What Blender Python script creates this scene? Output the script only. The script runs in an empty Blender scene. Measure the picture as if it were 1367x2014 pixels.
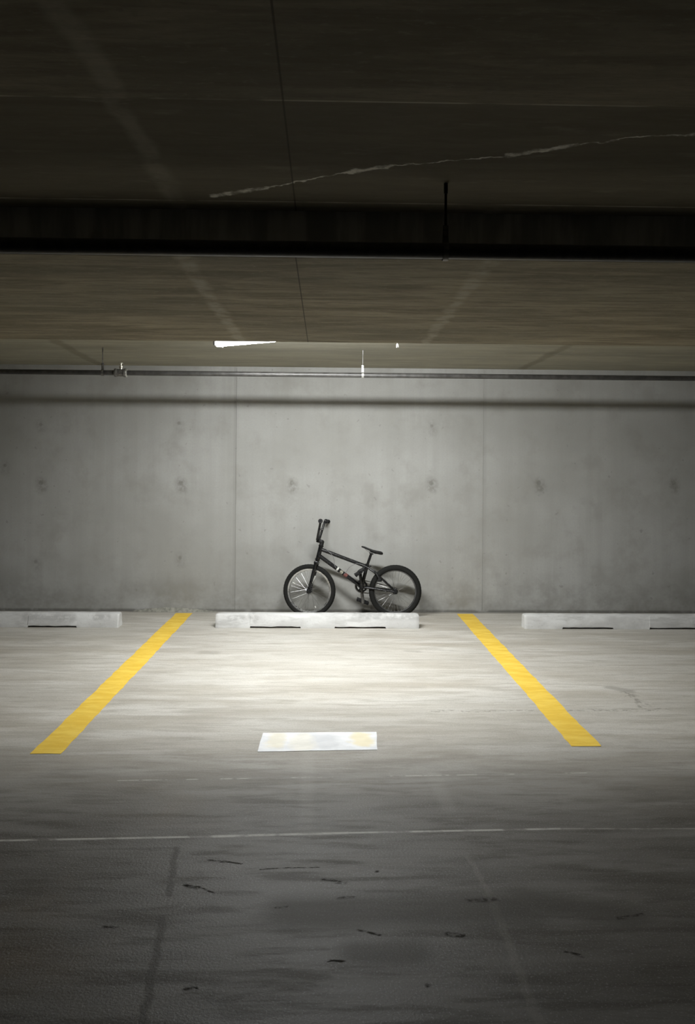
import bpy, bmesh, math, random
from mathutils import Vector, Matrix
random.seed(7)
S = bpy.context.scene
COL = S.collection
R = math.radians

# ------------------------------------------------------------------ camera, world, exposure
CAM_H, CAM_D = 1.41, 8.0
YAW, ROLL = R(1.28), 0.0075
F_PX, PY0 = 1632.0, 916.0
cam_d = bpy.data.cameras.new('camera')
cam = bpy.data.objects.new('camera', cam_d); COL.objects.link(cam)
cam_d.sensor_fit = 'VERTICAL'; cam_d.sensor_height = 36.0
cam_d.lens = F_PX / 2014 * 36.0
cam_d.shift_y = -(2014 / 2 - PY0) / 2014
cam_d.clip_start = 0.05
r0 = Vector((math.cos(YAW), -math.sin(YAW), 0)); f0 = Vector((math.sin(YAW), math.cos(YAW), 0)); u0 = Vector((0, 0, 1))
cr = r0 * math.cos(ROLL) + u0 * math.sin(ROLL)
cu = u0 * math.cos(ROLL) - r0 * math.sin(ROLL)
m = Matrix((cr, cu, -f0)).transposed().to_4x4()
m.translation = Vector((0, -CAM_D, CAM_H))
cam.matrix_world = m
S.camera = cam
w = bpy.data.worlds.new('world'); S.world = w; w.use_nodes = True
w.node_tree.nodes['Background'].inputs[0].default_value = (0.0, 0.0, 0.0, 1)
w.node_tree.nodes['Background'].inputs[1].default_value = 0.0
S.view_settings.view_transform = 'Standard'; S.view_settings.look = 'None'
S.view_settings.gamma = 1; S.view_settings.use_curve_mapping = False
S.view_settings.exposure = 0.0
S.cycles.max_bounces = 6; S.cycles.diffuse_bounces = 4; S.cycles.glossy_bounces = 3
LAMP_STRENGTH = 230.0
LAMP_COLOR = (0.965, 0.985, 0.985, 1)

# ------------------------------------------------------------------ node helpers
class NT:
    def __init__(s, name):
        s.mat = bpy.data.materials.new(name); s.mat.use_nodes = True
        s.t = s.mat.node_tree; s.n = s.t.nodes; s.l = s.t.links
        s.bsdf = s.n['Principled BSDF']
        s.tc = s.n.new('ShaderNodeTexCoord')
        s.pos = s.tc.outputs['Object']
    def put(s, sock, v):
        if isinstance(v, bpy.types.NodeSocket): s.l.new(v, sock)
        elif isinstance(v, (tuple, list)) and len(v) == 3 and sock.type == 'RGBA': sock.default_value = (*v, 1)
        else: sock.default_value = v
    def math(s, op, a, b=0.0, c=0.0, clamp=False):
        n = s.n.new('ShaderNodeMath'); n.operation = op; n.use_clamp = clamp
        s.put(n.inputs[0], a); s.put(n.inputs[1], b); s.put(n.inputs[2], c)
        return n.outputs[0]
    def vec(s, op, a, b=(0, 0, 0), scale=None):
        n = s.n.new('ShaderNodeVectorMath'); n.operation = op
        s.put(n.inputs[0], a); s.put(n.inputs[1], b)
        if scale is not None: s.put(n.inputs['Scale'], scale)
        return n.outputs['Value'] if op in ('LENGTH', 'DOT_PRODUCT', 'DISTANCE') else n.outputs['Vector']
    def noise(s, scale=(1, 1, 1), detail=4, rough=0.55, off=(0, 0, 0), dist=0.0, p=None, color=False):
        v = s.vec('MULTIPLY', p or s.pos, scale)
        v = s.vec('ADD', v, off)
        n = s.n.new('ShaderNodeTexNoise'); n.inputs['Scale'].default_value = 1
        n.inputs['Detail'].default_value = min(detail, 2 if color else 4); n.inputs['Roughness'].default_value = rough
        n.inputs['Distortion'].default_value = dist
        s.l.new(v, n.inputs['Vector'])
        return n.outputs['Color' if color else 'Fac']
    def ramp(s, x, a, b, lo=0.0, hi=1.0, smooth=True):
        n = s.n.new('ShaderNodeMapRange'); n.interpolation_type = 'SMOOTHSTEP' if smooth else 'LINEAR'
        s.put(n.inputs[0], x)
        n.inputs[1].default_value = a; n.inputs[2].default_value = b
        n.inputs[3].default_value = lo; n.inputs[4].default_value = hi
        return n.outputs[0]
    def mix(s, fac, a, b, mode='MIX'):
        n = s.n.new('ShaderNodeMix'); n.data_type = 'RGBA'; n.blend_type = mode
        s.put(n.inputs[0], fac); s.put(n.inputs[6], a); s.put(n.inputs[7], b)
        return n.outputs[2]
    def sep(s, p=None):
        n = s.n.new('ShaderNodeSeparateXYZ'); s.l.new(p or s.pos, n.inputs[0])
        return n.outputs
    def seg(s, p, a, b, hw, soft):
        """mask of the band of half width hw round the segment a-b, fading over soft"""
        a, b = Vector(a), Vector(b); ba = b - a; L = ba.length
        n = s.n.new('ShaderNodeMapRange'); n.interpolation_type = 'SMOOTHSTEP'
        if L < .02:
            d = s.vec('DISTANCE', p, tuple((a + b) / 2))
        else:
            # capsule distance in the segment's own frame: clamp the along-part, keep the rest
            h = s.math('DIVIDE', s.vec('DOT_PRODUCT', s.vec('SUBTRACT', p, tuple(a)), tuple(ba)), L * L, clamp=True)
            q = s.n.new('ShaderNodeVectorMath'); q.operation = 'MULTIPLY_ADD'
            s.put(q.inputs[0], h); q.inputs[1].default_value = tuple(ba); q.inputs[2].default_value = tuple(a)
            d = s.vec('DISTANCE', p, q.outputs[0])
        s.put(n.inputs[0], d)
        n.inputs[1].default_value = hw; n.inputs[2].default_value = hw + soft
        n.inputs[3].default_value = 1.0; n.inputs[4].default_value = 0.0
        return n.outputs[0]
    def maxi(s, ms):
        o = ms[0]
        for k in ms[1:]: o = s.math('MAXIMUM', o, k)
        return o
    def bump(s, h, strength=0.3, dist=0.01, normal=None):
        n = s.n.new('ShaderNodeBump'); n.inputs['Strength'].default_value = strength
        n.inputs['Distance'].default_value = dist; s.l.new(h, n.inputs['Height'])
        if normal is not None: s.l.new(normal, n.inputs['Normal'])
        return n.outputs[0]
    def out(s, color, rough=0.8, normal=None, metal=0.0, spec=0.5):
        s.put(s.bsdf.inputs['Base Color'], color); s.put(s.bsdf.inputs['Roughness'], rough)
        s.put(s.bsdf.inputs['Metallic'], metal); s.put(s.bsdf.inputs['Specular IOR Level'], spec)
        if normal is not None: s.l.new(normal, s.bsdf.inputs['Normal'])
        return s.mat

def simple(name, c, rough, metal=0.0, var=0.15, scale=40, spec=0.5):
    k = NT(name)
    n = k.noise((scale,) * 3, 4)
    lo = tuple(x * (1 - var) for x in c); hi = tuple(min(1, x * (1 + var)) for x in c)
    return k.out(k.mix(k.ramp(n, .3, .7), lo, hi), k.ramp(n, .2, .8, rough - .05, min(1, rough + .08)), None, metal, spec)

# ------------------------------------------------------------------ materials of the shell
def mat_wall():
    k = NT('cast_concrete_wall')
    p = k.vec('MULTIPLY', k.pos, (1, 0, 1))
    warp = k.vec('SCALE', k.vec('SUBTRACT', k.noise((6, 6, 6), 4, color=True), (.5, .5, .5)), scale=.05)
    pw = k.vec('ADD', p, k.vec('MULTIPLY', warp, (1, 0, 1)))
    big = k.noise((.7, 1, .9), 5, .6)
    streak = k.noise((9, 1, .35), 5, .6, (3, 0, 1))
    blot = k.noise((3.2, 1, 3.0), 6, .62, (7, 0, 2))
    grain = k.noise((60, 60, 60), 3, .6)
    pits = k.noise((17, 17, 17), 2, .5, (2, 5, 1))
    c = k.mix(k.ramp(big, .3, .7), (.305, .302, .282), (.395, .394, .378))
    c = k.mix(k.ramp(streak, .35, .75, 0, .45), c, (.29, .288, .266))
    c = k.mix(k.ramp(blot, .47, .72, 0, .55), c, (.255, .248, .225))
    c = k.mix(k.ramp(grain, .3, .7, 0, .18), c, (.27, .265, .25))
    c = k.mix(k.ramp(pits, .68, .74, 0, .45), c, (.2, .195, .18))
    # tie holes and their stains
    holes = [(-2.755, 1.223), (-1.419, 1.232), (-.356, 1.240), (.989, 1.249), (2.036, 1.256), (3.354, 1.266),
             (-1.423, .514), (-2.798, .469), (-2.76, 1.782), (-1.443, 1.808), (-3.094, 1.39),
             (-4.1, 1.23), (4.4, 1.25), (.99, 1.80)]
    stain, ring = [], []
    for i, (x, z) in enumerate(holes):
        r = .016 if i < 6 else .010
        stain.append(k.math('MULTIPLY', k.seg(pw, (x, 0, z), (x + .01, 0, z - .05), r * .6, .075), (1.0 if i < 6 else .55)))
        ring.append(k.seg(p, (x, 0, z), (x, 0, z), r, .012))
    st, rg = k.maxi(stain), k.maxi(ring)
    brk = k.ramp(k.noise((28, 28, 28), 3), .35, .6)
    c = k.mix(k.math('MULTIPLY', k.math('MULTIPLY', st, .50), k.math('ADD', k.math('MULTIPLY', brk, .7), .3)), c, (.13, .125, .105))
    c = k.mix(k.math('MULTIPLY', rg, .45), c, (.15, .145, .13))
    # pale joint strips and damp foot of the wall
    j = k.maxi([k.seg(p, (-.905, 0, 0), (-.905, 0, 2.4), .008, .012), k.math('MULTIPLY', k.seg(p, (1.50, 0, 0), (1.50, 0, 2.4), .012, .02), .5)])
    c = k.mix(k.math('MULTIPLY', j, .30), c, (.22, .215, .2))
    z = k.sep()[2]
    foot = k.math('MULTIPLY', k.ramp(z, .0, .55, 1, 0), k.ramp(k.noise((2.4, 1, 2.6), 7, .72, (1, 0, 9)), .36, .64))
    c = k.mix(k.math('MULTIPLY', foot, .65), c, (.18, .175, .155))
    crack = k.math('MULTIPLY', k.ramp(z, .012, .035, 1, 0), k.ramp(k.noise((7, 1, 7), 3), .25, .5))
    c = k.mix(k.math('MULTIPLY', crack, .7), c, (.09, .085, .075))
    h = k.math('ADD', k.math('MULTIPLY', grain, .25), k.math('MULTIPLY', k.ramp(pits, .68, .74), -.6))
    return k.out(c, .82, None, 0, .35)

def mat_ceiling():
    k = NT('board_marked_ceiling')
    p = k.vec('MULTIPLY', k.pos, (1, 1, 0))
    warp = k.vec('SCALE', k.vec('SUBTRACT', k.noise((5, 5, 5), 5, .65, color=True), (.5, .5, .5)), scale=.09)
    pw = k.vec('MULTIPLY', k.vec('ADD', p, warp), (1, 1, 0))
    streak = k.noise((1.3, 7, 4), 7, .68, (0, 0, 0), .5)
    fine = k.noise((3, 26, 12), 6, .68, (4, 2, 0), .4)
    big = k.noise((.8, 1.4, 1), 4, .55, (9, 1, 0))
    scab = k.noise((3.5, 13, 6), 6, .7, (2, 8, 0))
    c = k.mix(k.ramp(streak, .32, .68), (.160, .137, .092), (.34, .297, .212))
    c = k.mix(k.ramp(big, .35, .65, 0, .5), c, (.17, .16, .118))
    c = k.mix(k.ramp(fine, .42, .72, 0, .6), c, (.12, .10, .065))
    speck = k.noise((26, 60, 30), 4, .7, (5, 9, 1))
    c = k.mix(k.ramp(speck, .55, .72, 0, .4), c, (.38, .345, .27))
    c = k.mix(k.ramp(speck, .45, .3, 0, .35), c, (.10, .085, .06))
    y = k.sep()[1]
    smooth = k.math('MULTIPLY', k.ramp(y, -5.852, -5.848), k.ramp(y, -5.022, -5.018, 1, 0))
    c = k.mix(k.math('MULTIPLY', smooth, .6), c, (.125, .11, .075))
    c = k.mix(k.ramp(scab, .58, .72, 0, .4), c, (.34, .305, .235))
    c = k.mix(k.ramp(y, -4.90, -4.93, 0, .42), c, (.085, .074, .050))   # boards of the near slab, coloured darker to deepen their shade
    c = k.mix(k.math('MULTIPLY', k.ramp(y, -2.772, -2.768), .42), c, (.48, .475, .395))   # greyer concrete beside the wall, coloured paler to add lamp light
    # chalky depth stripes, one fine open joint, and a lime-stained crack
    brk = k.ramp(k.noise((6, 9, 6), 5, .7, (1, 1, 4)), .3, .62)
    chalk = k.maxi([k.math('MULTIPLY', k.seg(pw, (-.553, -8, 0), (-.56, -4.9, 0), .012, .035), .55), k.seg(pw, (-.555, -4.9, 0), (-.56, -2.7, 0), .012, .035), k.math('MULTIPLY', k.seg(pw, (.60, -4.95, 0), (.60, -2.7, 0), .010, .035), .9)])
    c = k.mix(k.math('MULTIPLY', k.math('MULTIPLY', chalk, brk), .42), c, (.48, .45, .37))
    chalk2 = k.maxi([k.seg(pw, (-.50, -5.5, 0), (-.545, -5.02, 0), .012, .03), k.seg(pw, (-2.12, -1.6, 0), (-2.19, 0, 0), .02, .05), k.seg(pw, (1.85, -1.6, 0), (1.85, 0, 0), .015, .05)])
    c = k.mix(k.math('MULTIPLY', chalk2, .45), c, (.14, .125, .085))
    lime = [(-.41, -5.07), (-.23, -5.165), (-.086, -5.245), (.06, -5.33), (.19, -5.393), (.359, -5.444), (.538, -5.49), (.712, -5.585), (.896, -5.653), (1.029, -5.674), (1.5, -5.80)]
    warp2 = k.vec('SCALE', k.vec('SUBTRACT', k.noise((22, 22, 22), 4, .6, color=True), (.5, .5, .5)), scale=.05)
    pl = k.vec('MULTIPLY', k.vec('ADD', p, warp2), (1, 1, 0))
    ls = k.maxi([k.seg(pl, (*lime[i], 0), (*lime[i + 1], 0), (.001 if i % 3 else .005), (.006 if i % 3 else .014)) for i in range(len(lime) - 1)])
    lb = k.ramp(k.noise((16, 16, 16), 5, .7, (3, 3, 3)), .38, .62, .15, 1)
    c = k.mix(k.math('MULTIPLY', ls, lb), c, (.72, .70, .62))
    joint = k.math('MULTIPLY', k.maxi([k.seg(p, (-9, -5.83, 0), (9, -5.865, 0), .001, .005), k.seg(p, (-9, -5.0, 0), (9, -5.04, 0), .002, .006)]), k.ramp(k.noise((3, 3, 3), 4, .6, (6, 6, 1)), .35, .6))
    c = k.mix(k.math('MULTIPLY', joint, .55), c, (.60, .56, .45))
    groove = k.seg(p, (-.114, -9, 0), (-.138, -2.7, 0), .0012, .003)
    c = k.mix(k.math('MULTIPLY', groove, .75), c, (.04, .035, .025))
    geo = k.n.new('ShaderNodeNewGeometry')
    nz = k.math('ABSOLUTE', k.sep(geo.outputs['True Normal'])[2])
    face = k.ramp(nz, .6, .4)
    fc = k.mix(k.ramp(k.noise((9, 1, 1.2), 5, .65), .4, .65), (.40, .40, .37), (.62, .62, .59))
    c = k.mix(face, c, fc)  # upright faces of the band coloured lighter to make up for weak light
    h = k.math('ADD', k.math('MULTIPLY', streak, 1.0), k.math('MULTIPLY', fine, .35))
    return k.out(c, .85, None, 0, .3)

def mat_floor():
    k = NT('broomed_concrete_floor')
    p = k.vec('MULTIPLY', k.pos, (1, 1, 0))
    warp = k.vec('SCALE', k.vec('SUBTRACT', k.noise((9, 16, 9), 5, .65, color=True), (.5, .5, .5)), scale=.035)
    pw = k.vec('MULTIPLY', k.vec('ADD', p, warp), (1, 1, 0))
    x, y, _ = k.sep()
    streak = k.noise((.9, 4.5, 1), 7, .66, (0, 0, 0), .4)
    fine = k.noise((2.4, 15, 1), 6, .68, (3, 3, 0), .3)
    big = k.noise((.55, .8, 1), 4, .55, (1, 7, 0))
    blot = k.noise((2.2, 6, 1), 6, .68, (2, 6, 0))
    grain = k.noise((110, 110, 110), 3, .65)
    c = k.mix(k.ramp(streak, .32, .68), (.42, .385, .325), (.60, .575, .525))
    c = k.mix(k.ramp(big, .35, .65, 0, .45), c, (.46, .445, .41))
    c = k.mix(k.ramp(fine, .44, .66, 0, .6), c, (.35, .325, .275))
    speck = k.noise((30, 70, 30), 4, .7, (1, 5, 2))
    c = k.mix(k.ramp(speck, .56, .72, 0, .3), c, (.70, .68, .63))
    c = k.mix(k.ramp(speck, .44, .3, 0, .35), c, (.26, .24, .20))
    c = k.mix(k.ramp(blot, .56, .76, 0, .45), c, (.30, .28, .24))
    # worn, oily drive lane in front of the bay, coloured darker still for light falloff
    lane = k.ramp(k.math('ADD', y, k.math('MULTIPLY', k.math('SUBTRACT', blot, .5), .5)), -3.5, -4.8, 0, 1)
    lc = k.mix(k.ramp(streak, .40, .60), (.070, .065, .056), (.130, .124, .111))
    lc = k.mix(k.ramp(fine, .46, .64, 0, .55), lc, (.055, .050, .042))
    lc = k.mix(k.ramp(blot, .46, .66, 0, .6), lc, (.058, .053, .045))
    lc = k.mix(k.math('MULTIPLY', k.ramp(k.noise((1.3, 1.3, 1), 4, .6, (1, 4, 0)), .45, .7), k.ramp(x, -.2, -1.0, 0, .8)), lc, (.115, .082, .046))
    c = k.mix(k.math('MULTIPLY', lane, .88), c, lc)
    c = k.mix(k.ramp(grain, .35, .7, 0, .22), c, (.17, .16, .145))
    grit = k.noise((150, 150, 150), 2, .5, (3, 1, 7))
    c = k.mix(k.math('MULTIPLY', lane, k.ramp(grit, .58, .68, 0, .5)), c, (.30, .30, .30))
    # scraped pale lines
    brk = k.ramp(k.noise((9, 9, 9), 4, .6, (1, 2, 0)), .36, .55, .15, 1)
    pale = k.maxi([k.seg(p, (-3, -4.94, 0), (-.427, -4.842, 0), .002, .010), k.seg(p, (-.427, -4.842, 0), (.081, -4.814, 0), .004, .010),
                   k.seg(p, (.081, -4.814, 0), (.909, -4.782, 0), .002, .010), k.math('MULTIPLY', k.seg(p, (.909, -4.782, 0), (3, -4.79, 0), .001, .009), .5)])
    pale2 = k.math('MULTIPLY', k.seg(p, (-1.0, -4.285, 0), (1.3, -4.19, 0), .001, .008), k.ramp(k.noise((11, 3, 1), 3, .6, (8, 1, 0)), .48, .58))
    pale3 = k.math('MULTIPLY', k.seg(pw, (-.08, -4.75, 0), (-.09, -3.9, 0), .010, .04), .10)
    pale4 = k.math('MULTIPLY', k.seg(pw, (.505, -4.6, 0), (.49, -4.2, 0), .010, .04), .10)
    c = k.mix(k.math('MULTIPLY', k.maxi([k.math('MULTIPLY', pale, brk), k.math('MULTIPLY', pale2, .7), pale3, pale4]), .7), c, (.62, .61, .56))
    # saw-cut edges of an old patch, and dark gouges
    cut = k.maxi([k.seg(pw, (-.553, -4.935, 0), (-.512, -5.27, 0), .006, .012), k.seg(pw, (-.508, -5.40, 0), (-.463, -5.852, 0), .006, .014),
                  k.seg(pw, (-.463, -5.852, 0), (-.45, -6.4, 0), .005, .012), k.math('MULTIPLY', k.seg(pw, (-2.2, -5.0, 0), (-.553, -4.935, 0), .003, .010), .6)])
    cut2 = k.maxi([k.seg(pw, (.512, -5.01, 0), (.54, -5.27, 0), .004, .012), k.seg(pw, (.54, -5.27, 0), (.546, -6.4, 0), .006, .016)])
    c = k.mix(k.math('MULTIPLY', cut, .45), c, (.06, .056, .048))
    c = k.mix(k.math('MULTIPLY', cut2, .22), c, (.30, .285, .25))
    G = [((-.469, -5.211), (-.43, -5.225), .008), ((-.43, -5.225), (-.365, -5.262), .002), ((-.005, -5.173), (.06, -5.195), .007), ((.045, -5.293), (.092, -5.287), .005),
         ((.465, -5.312), (.55, -5.307), .009), ((.37, -5.505), (.415, -5.511), .009), ((-.675, -5.457), (-.64, -5.457), .004), ((.01, -5.638), (.052, -5.645), .006),
         ((.165, -5.118), (.185, -5.118), .005), ((-.16, -5.35), (-.13, -5.35), .004), ((.10, -5.48), (.16, -5.51), .003), ((-.38, -5.76), (-.35, -5.76), .005),
         ((.28, -5.75), (.285, -5.75), .005), ((-.42, -5.03), (-.30, -5.06), .003), ((-.23, -5.10), (-.02, -5.09), .0018), ((.92, -5.42), (1.0, -5.40), .006), ((.7, -5.6), (.74, -5.62), .004)]
    gou = k.maxi([k.seg(pw, (*a, 0), (*b, 0), h * .6, h * 1.2 + .004) for a, b, h in G])
    gou = k.math('MULTIPLY', gou, k.ramp(k.noise((40, 70, 1), 4, .65, (7, 1, 0)), .36, .56, .1, 1))
    c = k.mix(k.math('MULTIPLY', gou, .85), c, (.025, .022, .018))
    # oily shadowless stains around the gouges in the middle of the lane
    oil = k.maxi([k.seg(pw, (-.1, -5.38, 0), (.6, -5.36, 0), .03, .14), k.seg(pw, (.1, -5.6, 0), (.25, -5.6, 0), .02, .09), k.seg(pw, (.65, -5.3, 0), (.95, -5.42, 0), .02, .10)])
    c = k.mix(k.math('MULTIPLY', oil, .45), c, (.10, .095, .085))
    # pitted crack and scrape in the right-hand bay
    pit = k.maxi([k.math('MULTIPLY', k.seg(pw, (.60, -3.235, 0), (1.98, -3.20, 0), .010, .03), k.ramp(k.noise((26, 40, 1), 3, .6, (4, 4, 0)), .5, .6)),
                  k.math('MULTIPLY', k.seg(pw, (1.82, -2.72, 0), (1.90, -2.80, 0), .018, .05), .8),
                  k.math('MULTIPLY', k.seg(pw, (1.88, -2.82, 0), (1.87, -3.15, 0), .012, .05), k.ramp(k.noise((22, 14, 1), 3, .6, (2, 4, 0)), .48, .6)),
                  k.math('MULTIPLY', k.seg(pw, (-.92, -1.75, 0), (-.86, -1.76, 0), .016, .07), .6), k.math('MULTIPLY', k.seg(pw, (.62, -1.68, 0), (.68, -1.7, 0), .012, .05), .5)])
    c = k.mix(k.math('MULTIPLY', pit, .55), c, (.17, .16, .135))
    # grime against the wall
    edge = k.math('MULTIPLY', k.ramp(y, -.10, -.01, 0, 1), k.ramp(k.noise((4, 8, 1), 4, .6), .3, .6, .3, 1))
    c = k.mix(k.math('MULTIPLY', edge, .7), c, (.12, .115, .10))
    rough = k.math('ADD', k.ramp(streak, .3, .7, .50, .62), k.math('MULTIPLY', lane, -.02))
    lane_h = k.ramp(y, -3.5, -5.05, .30, .80)
    h = k.math('ADD', k.math('MULTIPLY', fine, .5), k.math('MULTIPLY', grain, lane_h))
    dull = k.maxi([gou, k.math('MULTIPLY', cut, .5), k.math('MULTIPLY', oil, .6), k.math('MULTIPLY', k.math('MULTIPLY', lane, k.ramp(fine, .46, .64)), .55)])
    return k.out(c, rough, k.bump(h, .35, .006), 0, k.math('MULTIPLY', k.math('SUBTRACT', 1.0, dull), .30))

def mat_yellow():
    k = NT('yellow_line_paint')
    n = k.noise((5, 14, 1), 5, .65); g = k.noise((90, 90, 90), 3)
    c = k.mix(k.ramp(n, .35, .7), (.74, .475, .045), (.84, .60, .095))
    c = k.mix(k.ramp(g, .6, .75, 0, .35), c, (.55, .43, .2))
    return k.out(c, .6, k.bump(g, .2, .003), 0, .4)

def mat_patch():
    k = NT('white_overpaint')
    p = k.vec('MULTIPLY', k.pos, (1, 1, 0)); n = k.noise((9, 12, 1), 5, .6)
    warp = k.vec('SCALE', k.vec('SUBTRACT', k.noise((14, 14, 14), 4, color=True), (.5, .5, .5)), scale=.08)
    pw = k.vec('MULTIPLY', k.vec('ADD', p, warp), (1, 1, 0))
    c = k.mix(k.ramp(n, .35, .7), (.80, .81, .82), (.93, .935, .94))
    yel = k.maxi([k.math('MULTIPLY', k.seg(pw, (-.255, -3.67, 0), (-.26, -3.83, 0), .02, .05), .45), k.math('MULTIPLY', k.seg(pw, (-.13, -3.70, 0), (-.12, -3.84, 0), .03, .06), .3),
                  k.math('MULTIPLY', k.seg(pw, (.175, -3.67, 0), (.18, -3.78, 0), .03, .05), .8)])
    c = k.mix(k.math('MULTIPLY', yel, .7), c, (.88, .74, .34))
    c = k.mix(k.math('MULTIPLY', k.seg(pw, (-.02, -3.70, 0), (.00, -3.82, 0), .03, .06), .38), c, (.52, .53, .55))
    return k.out(c, .6, None, 0, .4)

def mat_stop():
    k = NT('painted_precast_concrete')
    n = k.noise((4, 9, 9), 5, .65); s = k.noise((2.2, 6, 9), 4, .6, (4, 0, 3)); g = k.noise((70, 70, 70), 3)
    c = k.mix(k.ramp(n, .35, .7), (.54, .535, .52), (.67, .67, .655))
    c = k.mix(k.ramp(s, .54, .64, 0, .55), c, (.40, .395, .38))
    c = k.mix(k.ramp(g, .62, .72, 0, .4), c, (.35, .34, .32))
    p = k.vec('MULTIPLY', k.pos, (1, 0, 1)); sc = k.noise((16, 9, 22), 4, .65, (2, 2, 5))
    scuff = k.maxi([k.seg(p, (-.84, 0, .085), (-.74, 0, .085), .012, .03), k.seg(p, (-.66, 0, .10), (-.62, 0, .075), .015, .03), k.seg(p, (.24, 0, .105), (.78, 0, .10), .012, .035),
                    k.seg(p, (-2.6, 0, .09), (-2.2, 0, .08), .01, .05), k.seg(p, (-2.0, 0, .09), (-1.9, 0, .09), .012, .03)])
    c = k.mix(k.math('MULTIPLY', scuff, k.ramp(sc, .36, .54, 0, .6)), c, (.36, .355, .345))
    return k.out(c, .75, k.bump(k.math('ADD', n, k.math('MULTIPLY', g, .3)), .3, .006), 0, .35)

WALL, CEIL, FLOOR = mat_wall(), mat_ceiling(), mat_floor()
YELLOW, PATCH, STOP = mat_yellow(), mat_patch(), mat_stop()
PIPE = simple('dark_painted_pipe', (.045, .043, .04), .38, 0.0, .3, 30)
GALV = simple('galvanised_steel', (.62, .62, .60), .38, 0.9, .2, 60)
IRON = simple('dull_iron', (.16, .155, .145), .45, 0.6, .3, 60)
BRASS = simple('pale_brass', (.72, .69, .60), .35, 0.8, .15, 60)
MORTAR = simple('rough_mortar', (.24, .235, .20), .9, 0, .3, 30)
FRAME = simple('black_gloss_paint', (.006, .006, .0065), .26, 0, .2, 40)
BLACK = simple('black_plastic', (.008, .008, .008), .55, 0, .2, 60, .35)
RUBBER = simple('black_tyre_rubber', (.009, .009, .008), .8, 0, .3, 90, .25)
CHROME = simple('silver_alloy_rim', (.74, .74, .73), .28, 1.0, .08, 30)
DARKRIM = simple('dark_grey_rim', (.18, .18, .18), .35, 0.9, .1, 30)
SPOKE = simple('steel_spoke', (.45, .45, .45), .3, 1.0, .05, 30)
CHAIN = simple('oily_chain_steel', (.12, .115, .105), .4, 0.8, .3, 120)
WHITE_ST = simple('white_sticker', (.55, .55, .51), .4, 0, .1, 90)
RED_ST = simple('red_sticker', (.15, .05, .042), .4, 0, .2, 90)
GREY_ST = simple('grey_sticker', (.22, .21, .17), .4, 0, .5, 60)
CABLE = simple('grey_cable_sleeve', (.16, .16, .16), .45, 0, .1, 60)
HOUSING = simple('light_grey_housing', (.55, .56, .57), .45, 0, .05, 40)
def mat_lens(name, f):
    k = NT(name)
    n = k.noise((30, 30, 30), 2)
    k.out((.9, .9, .9), .4)
    k.put(k.bsdf.inputs['Emission Color'], LAMP_COLOR[:3] + (1,))
    k.put(k.bsdf.inputs['Emission Strength'], k.ramp(n, 0, 1, LAMP_STRENGTH * f * .97, LAMP_STRENGTH * f * 1.03))
    return k.mat
LENS, LENS_WALL, LENS_EDGE = mat_lens('glowing_diffuser', 1.0), mat_lens('glowing_diffuser_side', 1.0), mat_lens('frosted_diffuser_edge', .03)

# ------------------------------------------------------------------ mesh helpers
def obj(name, bm, mat, parent=None, loc=None, smooth=False, angle=40):
    bmesh.ops.recalc_face_normals(bm, faces=bm.faces[:])
    me = bpy.data.meshes.new(name); bm.to_mesh(me); bm.free()
    if mat: me.materials.append(mat)
    if smooth:
        me.polygons.foreach_set('use_smooth', [True] * len(me.polygons))
        me.set_sharp_from_angle(angle=R(angle))
    o = bpy.data.objects.new(name, me); COL.objects.link(o)
    if parent: o.parent = parent
    if loc is not None: o.location = loc
    return o
def tag(o, label, cat, group=None):
    o['label'] = label; o['category'] = cat
    if group: o['group'] = group
    return o
def struct(o):
    o['kind'] = 'structure'; return o
def empty(name, loc, label, cat, group=None):
    o = bpy.data.objects.new(name, None); COL.objects.link(o); o.location = loc; o.empty_display_size = .1
    return tag(o, label, cat, group)
def box(bm, lo, hi):
    x0, y0, z0 = lo; x1, y1, z1 = hi
    v = [bm.verts.new(p) for p in ((x0, y0, z0), (x1, y0, z0), (x1, y1, z0), (x0, y1, z0), (x0, y0, z1), (x1, y0, z1), (x1, y1, z1), (x0, y1, z1))]
    for f in ((0, 3, 2, 1), (4, 5, 6, 7), (0, 1, 5, 4), (1, 2, 6, 5), (2, 3, 7, 6), (3, 0, 4, 7)): bm.faces.new([v[i] for i in f])
    return v
def rbox(bm, lo, hi, r, M=None, seg=2):
    t = bmesh.new(); box(t, lo, hi)
    bmesh.ops.bevel(t, geom=t.edges[:], offset=r, segments=seg, affect='EDGES', profile=.5)
    if M is not None: bmesh.ops.transform(t, matrix=M, verts=t.verts[:])
    me = bpy.data.meshes.new('tmp'); t.to_mesh(me); t.free(); bm.from_mesh(me); bpy.data.meshes.remove(me)
def rings(bm, rs, cap=True, closed=False):
    vs = [[bm.verts.new(p) for p in r] for r in rs]
    n = len(vs[0])
    for i in range(len(vs) if closed else len(vs) - 1):
        a, b = vs[i], vs[(i + 1) % len(vs)]
        for j in range(n): bm.faces.new((a[j], a[(j + 1) % n], b[(j + 1) % n], b[j]))
    if cap and not closed:
        bm.faces.new(vs[0][::-1]); bm.faces.new(vs[-1])
def tube(bm, pts, r, seg=12, cap=True):
    pts = [Vector(p) for p in pts]
    rr = r if isinstance(r, (list, tuple)) else [r] * len(pts)
    up = None; rs = []
    for i, p in enumerate(pts):
        t = (pts[min(i + 1, len(pts) - 1)] - pts[max(i - 1, 0)]).normalized()
        if up is None:
            up = Vector((0, 0, 1)) if abs(t.z) < .9 else Vector((1, 0, 0))
        a = (up - t * up.dot(t)).normalized(); up = a; b = t.cross(a)
        rs.append([p + a * rr[i] * math.cos(2 * math.pi * k / seg) + b * rr[i] * math.sin(2 * math.pi * k / seg) for k in range(seg)])
    rings(bm, rs, cap)
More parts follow.
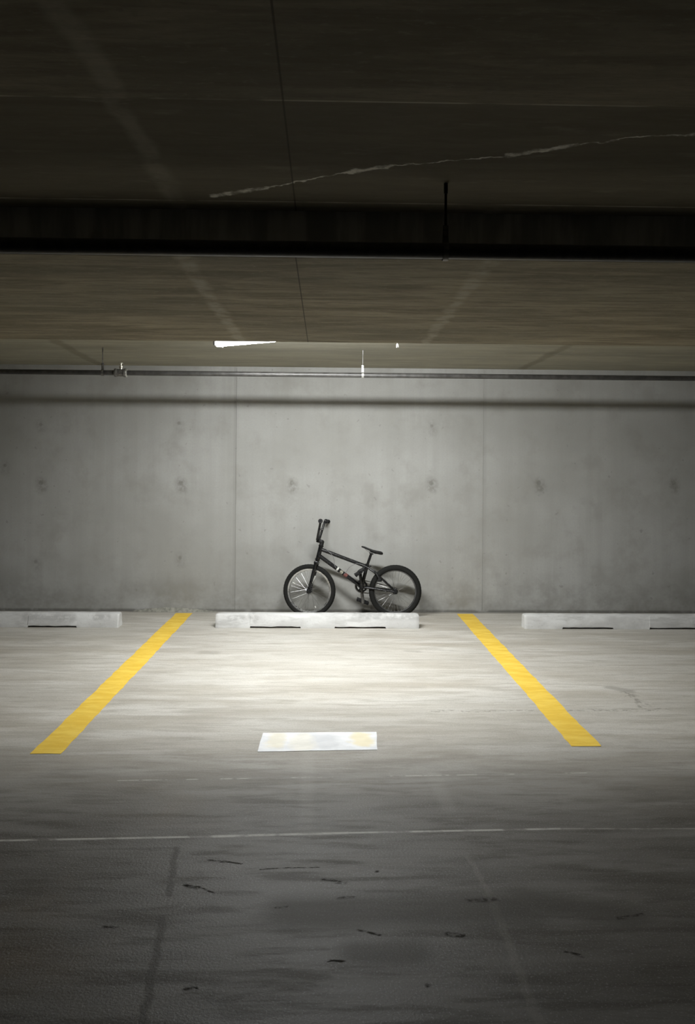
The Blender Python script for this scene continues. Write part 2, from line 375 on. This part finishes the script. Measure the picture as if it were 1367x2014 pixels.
def smooth_path(pts, n=8):
    P = [Vector(p) for p in pts]; P = [2 * P[0] - P[1]] + P + [2 * P[-1] - P[-2]]; o = []
    for i in range(1, len(P) - 2):
        a, b, c, d = P[i - 1:i + 3]
        for k in range(n):
            t = k / n
            o.append(.5 * ((2 * b) + (c - a) * t + (2 * a - 5 * b + 4 * c - d) * t * t + (3 * b - a - 3 * c + d) * t ** 3))
    o.append(P[-2]); return o
def revolve(bm, prof, seg=48, axis='Y', closed=True):
    """prof: list of (radius, along-axis); closed loops make a ring, open ones a turned solid"""
    rs = []
    for k in range(seg):
        a = 2 * math.pi * k / seg
        rs.append([Vector((r * math.cos(a), h, r * math.sin(a))) for r, h in prof])
    n = len(prof); vs = [[bm.verts.new(p) for p in r] for r in rs]
    for i in range(seg):
        a, b = vs[i], vs[(i + 1) % seg]
        for j in range(n if closed else n - 1):
            bm.faces.new((a[j], a[(j + 1) % n], b[(j + 1) % n], b[j]))
    if not closed:
        bm.faces.new([v[0] for v in vs]); bm.faces.new([v[-1] for v in vs][::-1])
    if axis == 'Z': bmesh.ops.rotate(bm, verts=bm.verts[:], cent=(0, 0, 0), matrix=Matrix.Rotation(R(90), 3, 'X'))
    if axis == 'X': bmesh.ops.rotate(bm, verts=bm.verts[:], cent=(0, 0, 0), matrix=Matrix.Rotation(R(-90), 3, 'Z'))

# ------------------------------------------------------------------ structure
XW, YR, ZC, ZB = 9.0, -16.0, 2.355, 2.185
BEAM0, BEAM1 = -4.915, -2.765
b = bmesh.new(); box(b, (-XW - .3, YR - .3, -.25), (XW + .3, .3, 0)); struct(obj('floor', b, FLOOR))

b = bmesh.new()                                      # back wall with two thin form-joint fins
box(b, (-XW, 0, 0), (XW, .25, ZC))
for xj, hw, d in ((-.893, .004, .005), (1.491, .003, .0035)):
    rings(b, [[(xj - hw, .001, z), (xj - hw * .4, -d, z), (xj + hw * .4, -d, z), (xj + hw, .001, z)] for z in (.02, .6, 1.2, 1.8, 2.34)])
struct(obj('wall_back', b, WALL))
b = bmesh.new(); box(b, (-XW - .25, YR, 0), (-XW, .25, ZC)); struct(obj('wall_left', b, WALL))
b = bmesh.new(); box(b, (XW, YR, 0), (XW + .25, .25, ZC)); struct(obj('wall_right', b, WALL))
b = bmesh.new(); box(b, (-XW, YR - .25, 0), (XW, YR, ZC)); struct(obj('wall_rear', b, WALL))

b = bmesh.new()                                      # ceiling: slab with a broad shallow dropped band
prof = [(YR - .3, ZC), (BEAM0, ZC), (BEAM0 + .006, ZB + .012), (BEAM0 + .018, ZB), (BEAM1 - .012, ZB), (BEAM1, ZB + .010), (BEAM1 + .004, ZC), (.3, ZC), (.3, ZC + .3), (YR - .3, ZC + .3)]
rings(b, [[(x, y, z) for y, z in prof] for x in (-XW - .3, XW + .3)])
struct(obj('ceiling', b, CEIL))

b = bmesh.new()                                      # low rough mortar fillet at the wall foot
rs = []
for i in range(25):
    t = i / 24; x = -1.87 + .80 * t
    h = .004 + .040 * math.sin(math.pi * min(1, t * 1.05)) ** .8 * (1 - .35 * t) + random.uniform(-.002, .002)
    d = .012 + .035 * math.sin(math.pi * t) + random.uniform(-.003, .003)
    rs.append([(x, .002, -.002), (x, -d, -.002), (x, -d * .55, h * .55), (x, -.006, h), (x, .002, h)])
rings(b, rs); struct(obj('trim_1', b, MORTAR))

# ------------------------------------------------------------------ painted marks
def flat_poly(name, poly, z0, z1, mat, jag=.004, step=.06):
    P = []
    for i in range(len(poly)):
        a, c = Vector(poly[i]), Vector(poly[(i + 1) % len(poly)]); n = max(1, int((c - a).length / step))
        nrm = Vector((-(c - a).y, (c - a).x)).normalized()
        for k in range(n): P.append(a.lerp(c, k / n) + nrm * (random.uniform(-jag, jag) if k else 0))
    b = bmesh.new()
    lo = [b.verts.new((p.x, p.y, z0)) for p in P]; hi = [b.verts.new((p.x, p.y, z1)) for p in P]
    b.faces.new(hi)
    for i in range(len(P)): b.faces.new((lo[i], lo[(i + 1) % len(P)], hi[(i + 1) % len(P)], hi[i]))
    b.faces.new(lo[::-1])
    return obj(name, b, mat)
o = flat_poly('parking_line', [(-1.440, -3.942), (-1.292, -3.942), (-1.284, -.10), (-1.438, -.10)], -.001, .002, YELLOW)
tag(o, 'yellow painted bay line on the floor left of the bicycle', 'line', 'yellow bay lines')
o = flat_poly('parking_line', [(1.236, -3.833), (1.388, -3.833), (1.386, -.09), (1.234, -.09)], -.001, .002, YELLOW)
tag(o, 'yellow painted bay line on the floor right of the bicycle', 'line', 'yellow bay lines')
o = flat_poly('floor_patch', [(-.340, -3.914), (.251, -3.885), (.262, -3.610), (-.336, -3.627)], -.001, .002, PATCH, .002)
tag(o, 'white rectangle painted on the floor between the yellow lines, faint yellow smudges', 'floor marking')

# ------------------------------------------------------------------ wheel stops
def stop(x0, x1, gaps, label, yf=-.815, dy=0.0):
    b = bmesh.new(); H = .119
    def ring(x, zb, s=1.0, top=1.0):
        yb = yf + .150; c = (yf + yb) / 2
        prof = [(yf + .002, zb), (yf, zb + .012), (yf + .020, H * top - .016), (yf + .027, H * top - .004), (yf + .036, H * top), (yb - .036, H * top), (yb - .027, H * top - .004), (yb - .020, H * top - .016), (yb, zb + .012), (yb - .002, zb)]
        return [(x, c + (y - c) * s + random.uniform(-.0012, .0012), z + (random.uniform(-.0012, .0012) if .03 < z else 0)) for y, z in prof]
    st = [(x0, 0, .86, .93), (x0 + .012, 0, .97, .985), (x0 + .03, 0, 1, 1)]
    xs = [x0 + .03 + (x1 - x0 - .06) * i / 30 for i in range(1, 30)]
    ev = [(x, None) for x in xs if all(abs(x - g) > .02 for gp in gaps for g in gp)]
    for g0, g1, in gaps: ev += [(g0, 'in'), (g1, 'out')]
    ev.sort(key=lambda e: e[0]); up = 0
    for x, kx in ev:
        if kx == 'in': st += [(x, 0, 1, 1), (x + .004, .016, 1, 1)]; up = 1
        elif kx == 'out': st += [(x - .004, .014, 1, 1), (x, 0, 1, 1)]; up = 0
        else: st.append((x, (.015 + random.uniform(-.003, .002)) if up else 0, 1, 1))
    st += [(x1 - .03, 0, 1, 1), (x1 - .012, 0, .97, .985), (x1, 0, .86, .93)]
    rings(b, [ring(*s) for s in st])
    return tag(obj('wheel_stop', b, STOP, None, None, True, 28), label, 'wheel stop', 'concrete wheel stops')
stop(-.972, .794, [(-.674, -.233), (.059, .505)], 'whitish concrete wheel stop in front of the bicycle')
stop(-3.575, -1.803, [(-3.28, -2.85), (-2.579, -2.159)], 'grey concrete wheel stop left of the left yellow line')
stop(1.716, 3.49, [(2.044, 2.495), (2.811, 3.25)], 'grey concrete wheel stop right of the right yellow line')

# ------------------------------------------------------------------ pipes, hangers, lamp
def pipe(name, y, z, r, label):
    t = empty(name, (0, y, z), label, 'pipe')
    b = bmesh.new(); tube(b, [(-XW + .01, 0, 0), (-3, 0, 0), (3, 0, 0), (XW - .01, 0, 0)], r, 20); obj('pipe_run', b, PIPE, t, None, True)
    return t
WPY, WPZ, WPR = -1.22, 2.151, .0205
NPY, NPZ, NPR = -5.24, 2.128, .0265
wp = pipe('sprinkler_pipe', WPY, WPZ, WPR, 'thin dark ceiling pipe with a sprinkler fitting, nearest the concrete wall')
np_ = pipe('ceiling_pipe', NPY, NPZ, NPR, 'black ceiling pipe nearest the viewer in front of the dropped ceiling band')
b = bmesh.new(); revolve(b, [(.0225, -.046), (.033, -.046), (.035, -.040), (.035, -.030), (.030, -.026), (.030, .026), (.035, .030), (.035, .040), (.033, .046), (.0225, .046)], 28, 'X', False)
revolve_t = obj('tee_fitting', b, IRON, wp, (-1.70, 0, 0), True)
b = bmesh.new(); revolve(b, [(.0225, 0), (.034, 0), (.036, .004), (.034, .010), (.0225, .010)], 28, 'X', False)
obj('coupling_ring', b, GALV, revolve_t, (.046, 0, 0), True)
b = bmesh.new(); revolve(b, [(.012, 0), (.012, -.018), (.016, -.02), (.016, -.03), (.006, -.032), (.006, -.05), (.019, -.052), (.019, -.055), (.004, -.058)], 18, 'Z', False)
for v in b.verts: v.co.z = abs(v.co.z)
sh = obj('sprinkler_head', b, BRASS, wp, (-1.694, 0, .024), True)
for xj in (-3.5, 1.05 + 2.5):
    b = bmesh.new(); revolve(b, [(.0215, -.03), (.0265, -.03), (.0265, .03), (.0215, .03)], 24, 'X', False)
    obj('coupling', b, IRON, wp, (xj, 0, 0), True)

def hanger(x, y, zp, rp, ztop, label, mat, rodmat, rod_r=.0045):
    t = empty('pipe_hanger', (x, y, zp), label, 'pipe hanger', 'pipe hangers')
    b = bmesh.new(); tube(b, [(0, 0, rp + .035), (0, 0, ztop - zp)], rod_r, 10)
    obj('rod', b, rodmat, t, None, True)
    b = bmesh.new(); tube(b, [(0, 0, ztop - zp - .035), (0, 0, ztop - zp - .001)], rod_r * 1.5, 6)
    obj('anchor_nut', b, rodmat, t)
    b = bmesh.new()                                  # flat strap bent round the pipe
    path = [(0, rp + .052)] + [((rp + .003) * math.sin(a), (rp + .003) * math.cos(a)) for a in [R(20 + 320 * i / 24) for i in range(25)]] + [(-.0, rp + .049)]
    hw = .009
    outr = [[(-hw, yy * 1.10, zz * 1.10), (hw, yy * 1.10, zz * 1.10), (hw, yy, zz), (-hw, yy, zz)] for yy, zz in path]
    rings(b, outr); obj('strap', b, mat, t, None, True)
    b = bmesh.new(); tube(b, [(0, 0, rp + .030), (0, 0, rp + .056)], .0085, 6); obj('nut', b, mat, t)
    return t
hanger(.262 * 1.03, WPY, WPZ, WPR, ZC, 'bright galvanised hanger on the thin pipe by the wall, above the bicycle', GALV, IRON, .003)
hanger(-1.795 * 1.027, WPY, WPZ, WPR, ZC, 'dull hanger on the wall pipe just left of the sprinkler fitting', IRON, IRON, .0035)
hanger(.383, NPY, NPZ, NPR, ZC, 'dark rod hanger carrying the near black pipe', IRON, BLACK, .0045)

t = empty('anchor_bolt', (.433, -2.70, ZC), 'tiny bright bolt end hanging from the ceiling right of the lamp', 'bolt')
b = bmesh.new(); tube(b, [(0, 0, 0), (0, 0, -.178)], .0035, 8); obj('rod', b, IRON, t, None, True)
b = bmesh.new(); tube(b, [(0, 0, -.186), (0, 0, -.168)], .008, 6); obj('nut', b, GALV, t)

# linear ceiling luminaire, set at an angle
LA, LB = Vector((-.79, -2.16)), Vector((.58, -2.685))
lc = (LA + LB) / 2; ld = LB - LA; LL = ld.length
lamp = empty('ceiling_lamp', (lc.x, lc.y, ZC), 'lit white linear ceiling lamp behind the dropped band', 'lamp')
lamp.rotation_euler = (0, 0, math.atan2(ld.y, ld.x))
hl = LL / 2
def dep(x): return .078 + .050 * (hl - x) / (2 * hl)      # the far end hangs a little lower
b = bmesh.new(); rs = []
for x, i in [(-hl, .006), (-hl + .006, 0), (hl - .006, 0), (hl, .006)]:
    d = dep(x) - .056
    rs.append([(x, -.062 + i, 0), (x, -.062 + i, -d + .004), (x, -.058 + i, -d), (x, .058 - i, -d), (x, .062 - i, -d + .004), (x, .062 - i, 0)])
rings(b, rs); obj('housing', b, HOUSING, lamp, None, True)
b = bmesh.new(); rs = []
for x, s in [(-hl + .012, .80), (-hl + .02, .95), (-hl + .035, 1), (0, 1), (hl - .035, 1), (hl - .02, .95), (hl - .012, .80)]:
    d = dep(x) - .057
    prof = [(.056, 0), (.057, -.022), (.050, -.027), (.03, -.0335), (0, -.042), (-.03, -.0505), (-.046, -.055), (-.054, -.054), (-.058, -.048), (-.056, 0)]
    rs.append([(x, y * s, -d + z * s) for y, z in prof])
rings(b, rs); df = obj('diffuser', b, LENS, lamp, None, True, 60)
df.data.materials.append(LENS_WALL); df.data.materials.append(LENS_EDGE)
for f in df.data.polygons:
    y = f.center.y
    f.material_index = 2 if (abs(f.normal.x) > .5 or y < -.052) else 1 if y > .055 else 0
for sx in (-1, 1):
    b = bmesh.new(); x = sx * (hl - .008); rbox(b, (x - .008, -.064, -dep(x) + .012), (x + .008, .064, -.002), .005); obj('end_cap', b, HOUSING, lamp, None, True)

# ------------------------------------------------------------------ bicycle
BX, BY = .223, -.296
bike = empty('bicycle', (BX, BY, 0), 'small black stunt bicycle leaning on the concrete wall behind the middle wheel stop', 'bicycle')
bike.rotation_euler = (R(-2.0), R(.2), 0)
WR = .246
FH, RH = Vector((-.397, 0, WR)), Vector((.401, 0, WR))
def ax(z, y=0.0): return Vector((-.397 + .25 * (z - WR), y, z))
ad = Vector((.25, 0, 1)).normalized()
STEER = Matrix.Translation(ax(.5)) @ Matrix.Rotation(R(-8), 4, ad) @ Matrix.Translation(-ax(.5))

bb = Vector((.088, 0, .285)); stt = Vector((.136, 0, .478))
b = bmesh.new()
tube(b, [ax(.535), ax(.66)], .0205, 20)
tube(b, [ax(.535) - ad * .006, ax(.535) + ad * .004], .0245, 20); tube(b, [ax(.66) - ad * .004, ax(.66) + ad * .008], .0245, 20)
tube(b, [ax(.632), stt + Vector((0, 0, -.006))], .0165, 16)
tube(b, [ax(.575), bb], .0185, 16)
tube(b, [bb, stt + (stt - bb).normalized() * .012], .0165, 16)
tube(b, [bb + Vector((0, -.037, 0)), bb + Vector((0, .037, 0))], .024, 20)
for s in (-1, 1):
    tube(b, smooth_path([stt + Vector((.008, s * .012, -.014)), (.20, s * .032, .425), (.28, s * .046, .358), RH + Vector((-.012, s * .056, .012))], 6), .0090, 10)
    tube(b, smooth_path([bb + Vector((.01, s * .02, -.004)), (.17, s * .036, .277), (.26, s * .046, .265), RH + Vector((-.014, s * .056, .002))], 6), .0095, 10)
    rbox(b, (RH.x - .024, s * .058 - .003, RH.z - .018), (RH.x + .016, s * .058 + .003, RH.z + .020), .002)
tube(b, [(.215, -.03, .412), (.215, .03, .412)], .006, 8)
tube(b, [(.165, -.032, .278), (.165, .032, .278)], .006, 8)
fr = obj('frame', b, FRAME, bike, None, True)
def along(a, c, t): return a.lerp(c, t)
def sleeve(name, mat, t0, t1, parent, label):
    A, Bq = ax(.575), bb
    b = bmesh.new(); tube(b, [along(A, Bq, t0), along(A, Bq, t1)], .0191, 16); o = obj(name, b, mat, parent, None, True); o['label'] = label
sleeve('sticker', WHITE_ST, .42, .455, fr, 'white sticker')
sleeve('sticker', GREY_ST, .50, .56, fr, 'grey sticker')
sleeve('sticker', RED_ST, .59, .66, fr, 'red sticker')

b = bmesh.new()                                      # fork
tube(b, [ax(.505), ax(.545)], .0175, 16)
rbox(b, (-.020, -.058, -.013), (.020, .058, .013), .006, Matrix.Translation(ax(.508)) @ Matrix.Rotation(math.atan(.25), 4, 'Y'))
for s in (-1, 1):
    tube(b, [ax(.512, s * .050), ax(.40, s * .052), ax(.275, s * .054)], [.0165, .0155, .0120], 14)
    rbox(b, (-.014, -.003, -.030), (.014, .003, .034), .002, Matrix.Translation(ax(.252, s * .054)) @ Matrix.Rotation(math.atan(.25), 4, 'Y'))
fk = obj('fork', b, FRAME, bike, None, True); fk.matrix_basis = STEER

b = bmesh.new()                                      # stem: steerer clamp and bar clamp
tube(b, [ax(.668), ax(.706)], .0200, 18); tube(b, [ax(.706), ax(.712)], .0145, 14)
CL = Vector((-.320, 0, .722))
rbox(b, (-.034, -.024, -.016), (.026, .024, .016), .007, Matrix.Translation((ax(.694) + CL) / 2 + Vector((0, 0, -.003))) @ Matrix.Rotation(R(10), 4, 'Y'))
tube(b, [CL + Vector((0, -.027, 0)), CL + Vector((0, .027, 0))], .019, 16)
sm = obj('stem', b, BLACK, bike, None, True); sm.matrix_basis = STEER

HB = .262
b = bmesh.new(); half = []
for s in (-1, 1):
    P = [CL, CL + Vector((0, s * .045, 0)), CL + Vector((.004, s * .075, .018)), CL + Vector((.034, s * .125, .145)), CL + Vector((.040, s * .148, .166)), CL + Vector((.046, s * .19, .169)), CL + Vector((.058, s * HB, .167))]
    half.append(P); tube(b, smooth_path(P, 8), .0112, 14)
tube(b, [half[0][3] - Vector((.008, 0, .052)), half[1][3] - Vector((.008, 0, .052))], .0085, 12)
hb = obj('handlebar', b, FRAME, bike, None, True); hb.matrix_basis = STEER
for s, P in zip((-1, 1), half):
    a, c = P[5], P[6]; a = a.lerp(c, -.15); L = (c - a).length; d = (c - a).normalized()
    b = bmesh.new(); pts, rr = [], []
    for i in range(23):
        pts.append(a + d * (L * i / 22)); rr.append(.0160 + (.0016 if i % 2 else -.0002) if 1 < i < 21 else .0215 if i <= 1 else .0175)
    tube(b, pts, rr, 16); obj('grip', b, BLACK, hb, None, True)

# wheels: rim (the wheel mesh), tyre, hub, spokes
def loop(R0, r, n=14, sx=1.0, sy=1.0): return [(R0 + r * sx * math.cos(2 * math.pi * i / n), r * sy * math.sin(2 * math.pi * i / n)) for i in range(n)]
def tyre_mesh(rt):
    b = bmesh.new(); n, seg = 16, 112; vs = []
    for k in range(seg):
        a = 2 * math.pi * k / seg; row = []
        for i in range(n):
            t = 2 * math.pi * i / n; e = 0
            if math.cos(t) > .2: e = (.0022 if (k + i) % 2 else -.0006)
            rad = WR - .0022 - rt + (rt + e) * math.cos(t); row.append(b.verts.new((rad * math.cos(a), (rt + e) * math.sin(t), rad * math.sin(a))))
        vs.append(row)
    for k in range(seg):
        p, q = vs[k], vs[(k + 1) % seg]
        for i in range(n): b.faces.new((p[i], p[(i + 1) % n], q[(i + 1) % n], q[i]))
    return b
spoke_me = {}
def spoke_mesh(side, lead):
    if (side, lead) not in spoke_me:
        b = bmesh.new(); a = R(lead * 38)
        tube(b, [(.020 * math.cos(a), side * .030, .020 * math.sin(a)), (.1885, side * .004, 0)], .0009, 5)
        tube(b, [(.178, side * .0058, 0), (.1885, side * .004, 0)], .0024, 6)
        me = bpy.data.meshes.new('spoke'); bmesh.ops.recalc_face_normals(b, faces=b.faces[:]); b.to_mesh(me); b.free(); me.materials.append(SPOKE)
        spoke_me[(side, lead)] = me
    return spoke_me[(side, lead)]
def wheel(M, rim_mat, rt, rim_label, phase):
    b = bmesh.new()
    revolve(b, [(.1865, -.008), (.190, -.0125), (.2005, -.0145), (.2040, -.0145), (.2040, -.011), (.1985, -.008), (.1985, .008), (.2040, .011), (.2040, .0145), (.2005, .0145), (.190, .0125), (.1865, .008)], 96)
    wo = obj('wheel', b, rim_mat, bike, None, True, 30); wo.matrix_basis = M; wo['label'] = rim_label
    obj('tyre', tyre_mesh(rt), RUBBER, wo, None, True, 25)
    b = bmesh.new()
    revolve(b, [(.005, -.072), (.005, -.064), (.0105, -.064), (.0105, -.058), (.013, -.056), (.013, -.034), (.024, -.033), (.024, -.028), (.014, -.024), (.012, 0), (.014, .024), (.024, .028), (.024, .033), (.013, .034), (.013, .056), (.0105, .058), (.0105, .064), (.005, .064), (.005, .072)], 20, 'Y', False)
    obj('hub', b, BLACK, wo, None, True)
    for i in range(36):
        o = bpy.data.objects.new('spoke', spoke_mesh(1 if i % 2 else -1, 1 if (i // 2) % 2 else -1)); COL.objects.link(o)
        o.parent = wo; o.rotation_euler = (0, R(i * 10 + phase), 0)
    return wo
fw = wheel(STEER @ Matrix.Translation(FH), CHROME, .0225, 'wheel with bright silver rim', 4)
rw = wheel(Matrix.Translation(RH), DARKRIM, .0265, 'wheel with dark rim', 1)
for a in (292, 68, 205):                              # clear clip-on spoke reflectors of the front wheel
    b = bmesh.new(); M = Matrix.Rotation(R(a), 4, 'Y')
    rbox(b, (.075, -.0175, -.006), (.150, -.0115, .006), .002, M)
    if a == 292:
        o = obj('spoke_reflector', b, WHITE_ST, fw, None, True)
    else:
        b.free(); b = bmesh.new(); rbox(b, (.150, -.0115, -.005), (.170, -.0065, .005), .002, M); o = obj('spoke_reflector', b, WHITE_ST, fw, None, True)

# seat post and saddle
sp = stt + (stt - bb).normalized() * .012; st_end = Vector((.178, 0, .603))
b = bmesh.new(); tube(b, [stt, st_end], .0125, 14); tube(b, [sp - (stt - bb).normalized() * .014, sp + (stt - bb).normalized() * .006], .0205, 16)
rbox(b, (.152, -.012, .470), (.176, .012, .486), .003)
rbox(b, (-.020, -.020, -.014), (.020, .020, .012), .004, Matrix.Translation(st_end) @ Matrix.Rotation(R(19), 4, 'Y'))
obj('seat_post', b, FRAME, bike, None, True)
b = bmesh.new(); rs = []
for t, hw, th, dz in [(0, .010, .009, -.003), (.03, .017, .016, 0), (.15, .020, .021, .001), (.35, .026, .022, -.003), (.55, .040, .025, -.006), (.72, .060, .030, -.005), (.88, .070, .032, -.001), (.97, .062, .026, .001), (1.0, .045, .014, -.001)]:
    c = Vector((.083, 0, .662)).lerp(Vector((.282, 0, .600)), t) + Vector((0, 0, dz)); ring = []
    for i in range(16):
        a = 2 * math.pi * i / 16; yy = hw * math.copysign(abs(math.cos(a)) ** .8, math.cos(a)); zz = math.sin(a)
        ring.append(c + Vector((0, yy, (zz * th * .30) if zz > 0 else zz * th * (.85 if abs(math.cos(a)) > .5 else .6))))
    rs.append(ring)
rings(b, rs); sad = obj('saddle', b, BLACK, bike, None, True, 60)
b = bmesh.new()
for s in (-1, 1): tube(b, smooth_path([(.115, s * .010, .638), (.15, s * .018, .612), (.20, s * .020, .597), (.25, s * .026, .597)], 6), .0035, 8)
obj('seat_rail', b, IRON, sad, None, True)

# crankset, pedals, chain
b = bmesh.new()
tube(b, [bb + Vector((0, -.062, 0)), bb + Vector((0, .062, 0))], .0095, 12)
for s in (-1, 1): tube(b, [bb + Vector((0, s * .037, 0)), bb + Vector((0, s * .044, 0))], .020, 18)
ck = obj('crankset', b, BLACK, bike, None, True)
b = bmesh.new()
for k in range(32):
    pass
prof_r = [.056 + (.0035 if k % 2 else 0) for k in range(64)]
v0 = [[b.verts.new((bb.x + (r if j < 2 else .040) * math.cos(2 * math.pi * k / 64), .046 + (.0032 if j in (1, 2) else 0), bb.z + (r if j < 2 else .040) * math.sin(2 * math.pi * k / 64))) for j in range(4)] for k, r in enumerate(prof_r)]
for k in range(64):
    p, q = v0[k], v0[(k + 1) % 64]
    for j in range(4): b.faces.new((p[j], p[(j + 1) % 4], q[(j + 1) % 4], q[j]))
for k in range(4):
    a = R(90 * k + 30); rbox(b, (-.006, .0455, -.006), (.050, .0495, .006), .001, Matrix.Translation(Vector((bb.x, 0, bb.z))) @ Matrix.Rotation(a, 4, 'Y'))
obj('chainring', b, BLACK, ck, None, True, 30)
ends = {}
for s, e in ((-1, Vector((.068, 0, .437))), (1, Vector((.104, 0, .136)))):
    b = bmesh.new(); p0 = bb + Vector((0, s * .056, 0)); p1 = e + Vector((0, s * .066, 0)); ends[s] = p1
    tube(b, [p0 - (p1 - p0).normalized() * .012, p0, p0.lerp(p1, .5), p1, p1 + (p1 - p0).normalized() * .012], [.015, .0175, .0145, .0155, .012], 12)
    obj('crank_arm', b, FRAME if s < 0 else IRON, ck, None, True)
for s, ang in ((-1, 38), (1, -20)):
    p = ends[s]; b = bmesh.new(); M = Matrix.Translation(p) @ Matrix.Rotation(R(-ang), 4, 'Y') @ Matrix.Diagonal((1.15, 1, 1.25, 1))
    y0, y1 = sorted((s * .016, s * .104))
    rbox(b, (-.050, y0, -.013), (-.036, y1, .013), .003, M); rbox(b, (.036, y0, -.013), (.050, y1, .013), .003, M)
    rbox(b, (-.050, y0, -.011), (.050, y0 + .012, .011), .003, M); rbox(b, (-.050, y1 - .012, -.011), (.050, y1, .011), .003, M)
    rbox(b, (-.016, y0, -.014), (.016, y1, .014), .004, M)
    for q in (-.030, .026): rbox(b, (q - .004, y0, -.008), (q + .010, y1, .008), .002, M)
    tube(b, [p, p + Vector((0, s * .018, 0))], .007, 10)
    obj('pedal', b, BLACK, ck, None, True)
b = bmesh.new()                                       # chain round chainring and rear cog
P = []
d = (RH - bb); base = math.atan2(d.z, d.x)
for i in range(15): a = base + R(90 + 180 * i / 14); P.append(Vector((bb.x + .058 * math.cos(a), .047, bb.z + .058 * math.sin(a))))
for i in range(1, 9): P.append(P[14].lerp(Vector((RH.x + .030 * math.cos(base + R(270)), .047, RH.z + .030 * math.sin(base + R(270)))), i / 9) + Vector((0, 0, -.006 * math.sin(math.pi * i / 9))))
for i in range(9): a = base + R(270 + 180 * i / 8); P.append(Vector((RH.x + .030 * math.cos(a), .047, RH.z + .030 * math.sin(a))))
e0 = P[-1]
for i in range(1, 9): P.append(e0.lerp(P[0], i / 9))
n = len(P); rs = []
for i in range(n):
    t = (P[(i + 1) % n] - P[i - 1]).normalized(); nn = Vector((-t.z, 0, t.x)); h = .0046 if i % 2 else .0036
    rs.append([P[i] + nn * h + Vector((0, -.004, 0)), P[i] + nn * h + Vector((0, .004, 0)), P[i] - nn * h + Vector((0, .004, 0)), P[i] - nn * h + Vector((0, -.004, 0))])
rings(b, rs, False, True); obj('chain', b, CHAIN, bike, None, True, 20)
b = bmesh.new(); revolve(b, [(.006, .0455), (.029, .0455), (.029, .0485), (.006, .0485)], 36); bmesh.ops.translate(b, verts=b.verts[:], vec=RH); obj('rear_sprocket', b, CHAIN, bike, None, True, 30)

# rear brake and cables
b = bmesh.new()
for s in (-1, 1):
    tube(b, smooth_path([(.262, s * .054, .352), (.244, s * .062, .375), (.222, s * .050, .412), (.206, s * .018, .428)], 5), .0095, 10)
    rbox(b, (.232, s * .034 - .008, .338), (.274, s * .034 + .008, .358), .003)
    tube(b, [(.250, s * .040, .362), (.250, s * .074, .362)], .014, 12)
rbox(b, (.196, -.018, .420), (.214, .018, .436), .004)
obj('rear_brake', b, BLACK, bike, None, True)
def cable(pts): 
    b = bmesh.new(); tube(b, smooth_path(pts, 8), .0024, 8); obj('cable', b, CABLE, bike, None, True)
cable([(-.268, -.018, .650), (-.215, -.020, .605), (-.185, -.020, .572), (-.170, -.018, .530), (-.166, -.018, .485), (-.150, -.016, .458)])
cable([(-.075, -.018, .405), (-.052, -.020, .432), (-.030, -.020, .465), (.006, -.020, .488), (.045, -.018, .500), (.10, -.018, .487), (.17, -.012, .452), (.206, -.004, .432)])
